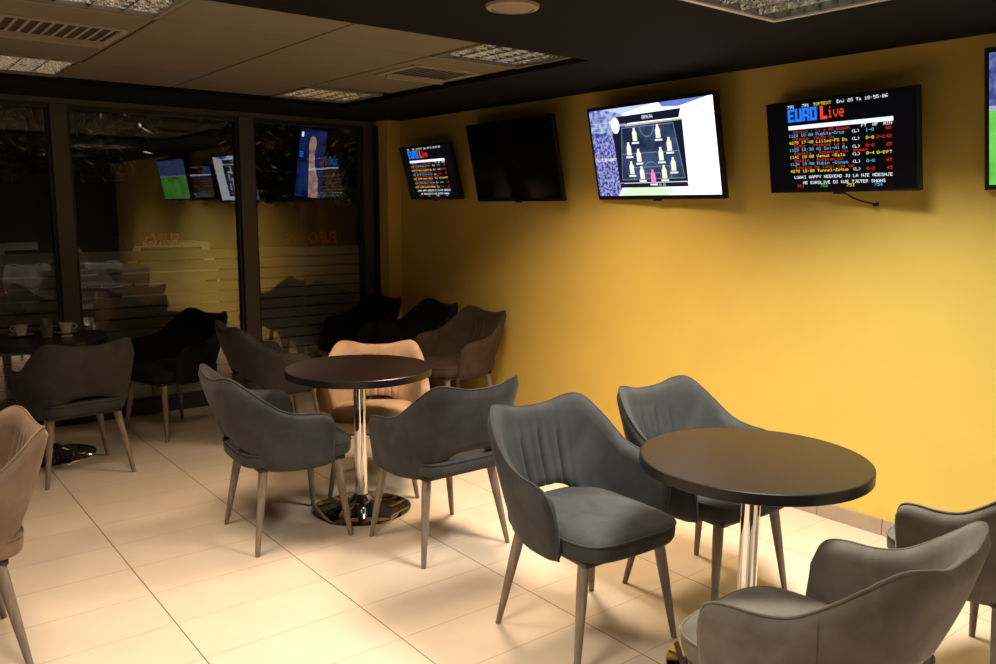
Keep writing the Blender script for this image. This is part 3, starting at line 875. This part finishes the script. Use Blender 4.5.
for a, b in (((.24, .215), (.735, .215)), ((.735, .215), (.69, .755)), ((.69, .755), (.285, .755)), ((.285, .755), (.24, .215)), ((.262, .485), (.712, .485)),
             ((.34, .215), (.345, .34)), ((.345, .34), (.63, .34)), ((.63, .34), (.635, .215)), ((.42, .215), (.42, .275)), ((.42, .275), (.555, .275)), ((.555, .275), (.555, .215))): seg(a, b)
for k in range(10):
    a0, a1 = PI+PI*k/10, PI+PI*(k+1)/10
    seg((.487+.055*math.cos(a0), .755+.11*math.sin(a0)), (.487+.055*math.cos(a1), .755+.11*math.sin(a1)))
    a0, a1 = PI*k/10, PI*(k+1)/10
    seg((.487+.05*math.cos(a0), .34+.05*math.sin(a0)), (.487+.05*math.cos(a1), .34+.05*math.sin(a1)))
p.layer = 5
shirt = glow('cream shirt', (0.95, 0.90, 0.70), 1.15); pink = glow('pink shirt', (0.95, 0.25, 0.50), 1.1)
def player(x, y, m):
    s = 0.018; y = .215+(y-.215)*1.13
    p.quad(((x-s, y-.05), (x+s, y-.05), (x+s, y+.035), (x+s*.6, y+.055), (x-s*.6, y+.055), (x-s, y+.035)), m)
    p.quad(((x-s*.5, y+.05), (x+s*.5, y+.05), (x+s*.45, y+.085), (x-s*.45, y+.085)), m)
    p.rect(x-s*1.6, x+s*1.6, y-.078, y-.06, G_['white'])
for x, y in ((.385, .61), (.57, .62), (.325, .485), (.40, .42), (.575, .42), (.645, .50), (.33, .31), (.41, .26), (.585, .26), (.66, .325)): player(x, y, shirt)
player(.495, .175+.05, pink)
# round crest on the header strip
cr = glow('crest white', (0.95, 0.97, 1.0), 1.2)
pts = [(0.235+0.036*math.cos(2*PI*k/20), 0.79+0.085*math.sin(2*PI*k/20)) for k in range(20)]
p.quad(pts, cr); p.quad(((0.185, .84), (.225, .74), (.235, .75), (.20, .84)), cr)
p.build('screen_picture', t3)

# match screen at the right edge
w5, h5 = 1.003, 0.56
t5 = tv('screen cut by the right photo edge, showing a green football pitch', -1.70, 1.878, w5, h5, 11, -3)
p = Pic(w5, h5, -0.0018)
p.rect(0.02, 0.98, 0.04, 0.58, noise_glow('bright turf', (0.10, 0.52, 0.05), (0.20, 0.72, 0.12), 6, 0.95))
p.rect(0.02, 0.98, 0.58, 0.965, noise_glow('night crowd', (0.05, 0.08, 0.30), (0.20, 0.26, 0.62), 25, 0.8))
p.layer = 1
p.rect(0.02, 0.98, 0.565, 0.60, glow('white boards', (0.5, 0.55, 0.75), 0.8))
pl = glow('dark kit', (0.01, 0.012, 0.03), 0.5)
for k in range(6):
    x = 0.30+0.08*k; y = 0.42+0.02*(k % 3)
    p.rect(x-.012, x+.012, y, y+.16, pl)
p.build('screen_picture', t5)

# ------------------------------------------------------------------ lettering stuck on the glass, read from the street
def lettering(label, x_right, z, wide, tall):
    t = thing('window_lettering', label, 'lettering', (x_right, YG+0.0085, z), group='red lettering on the window')
    x = 0.0
    for word, col, sc in (('EURO', plain('red vinyl', (0.80, 0.06, 0.02), 0.6), 1.0), ('LIVE', plain('dull red vinyl', (0.20, 0.03, 0.02), 0.6), 0.78)):
        cu = bpy.data.curves.new('letters', 'FONT'); cu.body = word; cu.size = 1.0; cu.extrude = 0.0; cu.offset = 0.03 if word == 'EURO' else 0.0
        tmp = bpy.data.objects.new('letters', cu); COL.objects.link(tmp)
        dg = bpy.context.evaluated_depsgraph_get(); me = bpy.data.meshes.new_from_object(tmp.evaluated_get(dg))
        bpy.data.objects.remove(tmp); bpy.data.curves.remove(cu)
        xs = [v.co.x for v in me.vertices]; zs = [v.co.y for v in me.vertices]
        ww = wide*(0.54 if word == 'EURO' else 0.42)
        kx = ww/(max(xs)-min(xs)); kz = tall*sc/(max(zs)-min(zs)); xm = min(xs); zm = min(zs)
        bm = bmesh.new(); bm.from_mesh(me); bpy.data.meshes.remove(me)
        for v in bm.verts: v.co = Vector((-(x+(v.co.x-xm)*kx), 0.0, (v.co.y-zm)*kz))
        r = bmesh.ops.extrude_face_region(bm, geom=bm.faces[:])
        for v in [g for g in r['geom'] if isinstance(g, bmesh.types.BMVert)]: v.co.y += 0.0008
        obj('word', bm, col, t)
        x += wide*0.58
lettering('red mirrored lettering on the glass pane next to the yellow wall', 2.43, 1.225, 0.46, 0.095)
lettering('red mirrored lettering on the glass pane right of the left window post', 1.135, 1.235, 0.45, 0.09)

# ------------------------------------------------------------------ the street outside
bxo('ground', (-12, 26, YG+0.13, 40, -0.75, -0.60), plain('asphalt', (0.03, 0.03, 0.032), 0.85, var=0.2, scale=3), kind='structure')
bxo('pavement', (-6, 8, YG+0.13, 5.6, -0.60, -0.05), plain('paving stone', (0.10, 0.095, 0.085), 0.8, var=0.15, scale=4), kind='structure')
bxo('building_wall', (-14, 30, 34, 34.5, -0.6, 12), plain('dark far facade', (0.03, 0.028, 0.025), 0.9), kind='structure')
def car(label, x, y, rz, paint):
    t = thing('car', label, 'car', (x, y, -0.60), (0, 0, rz), 'parked cars')
    # side profile (y forward, z up), swept across the width with a tumblehome; length along y, rear at y = 0
    prof = [(0.0, 0.30), (0.0, 0.62), (0.05, 0.86), (0.45, 0.93), (0.95, 1.32), (1.35, 1.43), (2.2, 1.42), (2.95, 0.98), (3.9, 0.86), (4.2, 0.68), (4.25, 0.30)]
    bm = bmesh.new(); secs = []
    for sx in (-1, -0.93, -0.5, 0, 0.5, 0.93, 1):
        row = []
        for yy, zz in prof:
            k = 0.86 - 0.17*max(0, zz-0.9)/0.5
            dz = -0.05*abs(sx)**4*(1 if zz > 0.5 else 0)
            row.append(bm.verts.new((sx*k, yy, zz+dz)))
        secs.append(row)
    for a, b in zip(secs, secs[1:]):
        for k in range(len(prof)):
            k2 = (k+1) % len(prof)
            bm.faces.new((a[k], a[k2], b[k2], b[k]))
    bm.faces.new(secs[0]); bm.faces.new(list(reversed(secs[-1])))
    obj('body', bm, paint, t, smooth=True, angle=35)
    wg = plain('dark car glass', (0.008, 0.008, 0.009), 0.15)
    for nm, pts in (('rear_window', ((-0.62, 0.50, 0.985), (0.62, 0.50, 0.985), (0.55, 0.92, 1.31), (-0.55, 0.92, 1.31))),
                    ('windscreen', ((0.55, 2.28, 1.40), (-0.55, 2.28, 1.40), (-0.64, 2.90, 1.04), (0.64, 2.90, 1.04)))):
        bm = bmesh.new()
        lo = [bm.verts.new(q) for q in pts]; hi = [bm.verts.new((q[0], q[1]+(-0.012 if nm == 'rear_window' else 0.012), q[2]+0.016)) for q in pts]
        bm.faces.new(lo); bm.faces.new(hi)
        for k in range(4): bm.faces.new((lo[k], lo[(k+1) % 4], hi[(k+1) % 4], hi[k]))
        obj(nm, bm, wg, t)
    for sx in (-1, 1):
        bm = bmesh.new()
        ys_, zs_ = (1.0, 1.30, 2.15, 2.65), (0.95, 1.33, 1.33, 1.0)
        q = [(0.95, 0.95), (1.15, 1.28), (2.15, 1.31), (2.62, 0.98)]
        lo = [bm.verts.new((sx*(0.865-0.17*max(0, z_-0.9)/0.5-0.02), y_, z_)) for y_, z_ in q]
        hi = [bm.verts.new((sx*(0.865-0.17*max(0, z_-0.9)/0.5+0.006), y_, z_)) for y_, z_ in q]
        bm.faces.new(lo); bm.faces.new(hi)
        for k in range(4): bm.faces.new((lo[k], lo[(k+1) % 4], hi[(k+1) % 4], hi[k]))
        obj('side_window', bm, wg, t)
        bm = bmesh.new(); box(bm, sx*0.72-0.11, sx*0.72+0.11, -0.015, 0.05, 0.66, 0.80, bev=0.01)
        obj('tail_lamp', bm, glow('tail lamp red', (1.0, 0.06, 0.02), 0.03), t)
        for yy in (0.75, 3.4):
            bm = bmesh.new()
            pr = [(0, -0.1), (0.2, -0.1), (0.3, -0.09), (0.32, -0.05), (0.32, 0.05), (0.3, 0.09), (0.2, 0.1), (0, 0.1)]
            lathe(bm, pr, 28)
            for v in bm.verts: v.co = Vector((sx*0.80+v.co.z, yy+v.co.x, 0.32+v.co.y))
            obj('wheel', bm, plain('tyre', (0.015, 0.015, 0.015), 0.8), t, smooth=True, angle=40)
    return t
car('pale car seen from behind through the left of the window', 1.95, 13.5, -0.05, plain('silver car paint', (0.45, 0.45, 0.45), 0.3))
car('white car seen from behind right of the left window post', 3.95, 13.3, -0.35, plain('white car paint', (0.62, 0.62, 0.6), 0.3))
def tree(label, x, y, h, rr, n, seed):
    rnd = random.Random(seed)
    t = thing('tree', label, 'tree', (x, y, -0.6), group='street trees')
    bm = bmesh.new()
    tube(bm, [(0, 0, 0), (0.05, 0.02, h*0.35), (0.0, 0.06, h*0.62), (0.1, 0, h*0.9)], [0.16, 0.13, 0.10, 0.04], 10)
    for k in range(6):
        a = k*1.1; tube(bm, [(0.02, 0.03, h*0.45+0.08*k), (math.cos(a)*rr*0.5, math.sin(a)*rr*0.5, h*0.65+0.1*k), (math.cos(a)*rr*0.85, math.sin(a)*rr*0.85, h*0.78)], [0.05, 0.035, 0.012], 6)
    obj('trunk', bm, plain('bark', (0.06, 0.045, 0.03), 0.9, var=0.3, scale=20), t, smooth=True)
    bm = bmesh.new()
    for k in range(n):
        a, b_ = rnd.uniform(0, 2*PI), rnd.uniform(-0.9, 1.0)
        q = rr*(0.35+0.65*rnd.random()**0.5)
        c = Vector((math.cos(a)*q*math.sqrt(1-b_*b_*0.7), math.sin(a)*q*math.sqrt(1-b_*b_*0.7), h*0.72+b_*rr*0.75))
        d1 = Vector((rnd.gauss(0, 1), rnd.gauss(0, 1), rnd.gauss(0, 0.6))).normalized(); d2 = d1.cross(Vector((rnd.gauss(0, 1), rnd.gauss(0, 1), rnd.gauss(0, 1)))).normalized()
        l, w_ = rnd.uniform(0.05, 0.10), rnd.uniform(0.02, 0.035)
        bm.faces.new([bm.verts.new(c+v) for v in (-d1*l, d2*w_, d1*l, -d2*w_)])
    m = plain('leaf', (0.09, 0.14, 0.045), 0.35, var=0.4, scale=3)
    me = bpy.data.meshes.new('foliage'); bm.to_mesh(me); bm.free()
    link_mesh('foliage', me, m, t)
tree('leafy street tree outside the window next to the yellow wall', 4.6, 8.6, 4.4, 1.5, 2200, 3)
tree('leafy street tree outside behind the middle window pane', 1.2, 9.2, 4.8, 1.5, 2200, 5)
tree('leafy street tree outside at the left of the window', -2.2, 9.6, 4.9, 1.5, 1800, 9)
# added lamp, no such source seen, to light the cars and trees
t = thing('added_lamp', 'unseen street lamp added outside to light the cars and trees', 'street lamp', (5.6, 11.0, -0.6))
bm = bmesh.new(); tube(bm, [(0, 0, 0), (0, 0, 3.0), (0, 0, 5.6), (-0.25, 0, 5.95), (-0.8, 0, 6.05)], [0.08, 0.06, 0.05, 0.045, 0.04], 10)
obj('pole', bm, plain('galvanised steel', (0.2, 0.2, 0.2), 0.5, 0.6), t, smooth=True)
bm = bmesh.new(); box(bm, -1.2, -0.75, -0.12, 0.12, 5.98, 6.10, bev=0.03)
obj('lamp_head', bm, plain('lamp head grey', (0.2, 0.2, 0.2), 0.5), t)
ld = bpy.data.lights.new('added_light', 'POINT'); ld.energy = 150; ld.color = (1.0, 0.72, 0.42); ld.shadow_soft_size = 0.15
lo = bpy.data.objects.new('added_light', ld); COL.objects.link(lo); lo.parent = t; lo.location = (-1.0, 0, 5.85)

# tall screen placed behind the glass, showing a face on blue
t = thing('display_screen', 'tall blue display showing a pale face, placed behind the glass near the corner', 'display screen', (2.52, 4.30, 1.905), (math.radians(7), math.radians(5), 0))
w6, h6 = 0.27, 0.62
bm = bmesh.new(); box(bm, -w6/2, w6/2, 0, 0.04, -h6/2, h6/2, bev=0.004)
obj('casing', bm, BLACK, t)
p = Pic(w6, h6, -0.0012)
p.rect(0.03, 0.97, 0.02, 0.98, noise_glow('blue backdrop', (0.003, 0.007, 0.045), (0.012, 0.03, 0.17), 9, 0.7))
p.layer = 1
skin = noise_glow('lit skin', (0.30, 0.17, 0.15), (0.62, 0.40, 0.36), 14, 0.75)
p.quad([(0.50+0.16*math.cos(2*PI*k/24)*(0.8+0.2*math.sin(2*PI*k/24)), 0.74+0.15*math.sin(2*PI*k/24)) for k in range(24)], skin)
p.quad(((0.40, 0.64), (0.60, 0.64), (0.66, 0.45), (0.80, 0.30), (0.86, 0.02), (0.52, 0.02), (0.46, 0.35)), skin)
p.layer = 2
p.rect(0.08, 0.16, 0.86, 0.93, G_['white'])
for k in range(3): p.rect(0.06, 0.20, 0.58+0.03*k, 0.595+0.03*k, G_['blue'])
p.build('screen_picture', t)
bm = bmesh.new(); tube(bm, [(0, 0.02, h6/2-0.02), (0, 0.05, h6/2+0.5)], 0.012, 8)
obj('hanger', bm, BLACK, t)
bxo('awning', (-3.2, 3.3, YG+0.13, 4.9, 2.52, 2.66), FRAMEDARK, kind='structure')
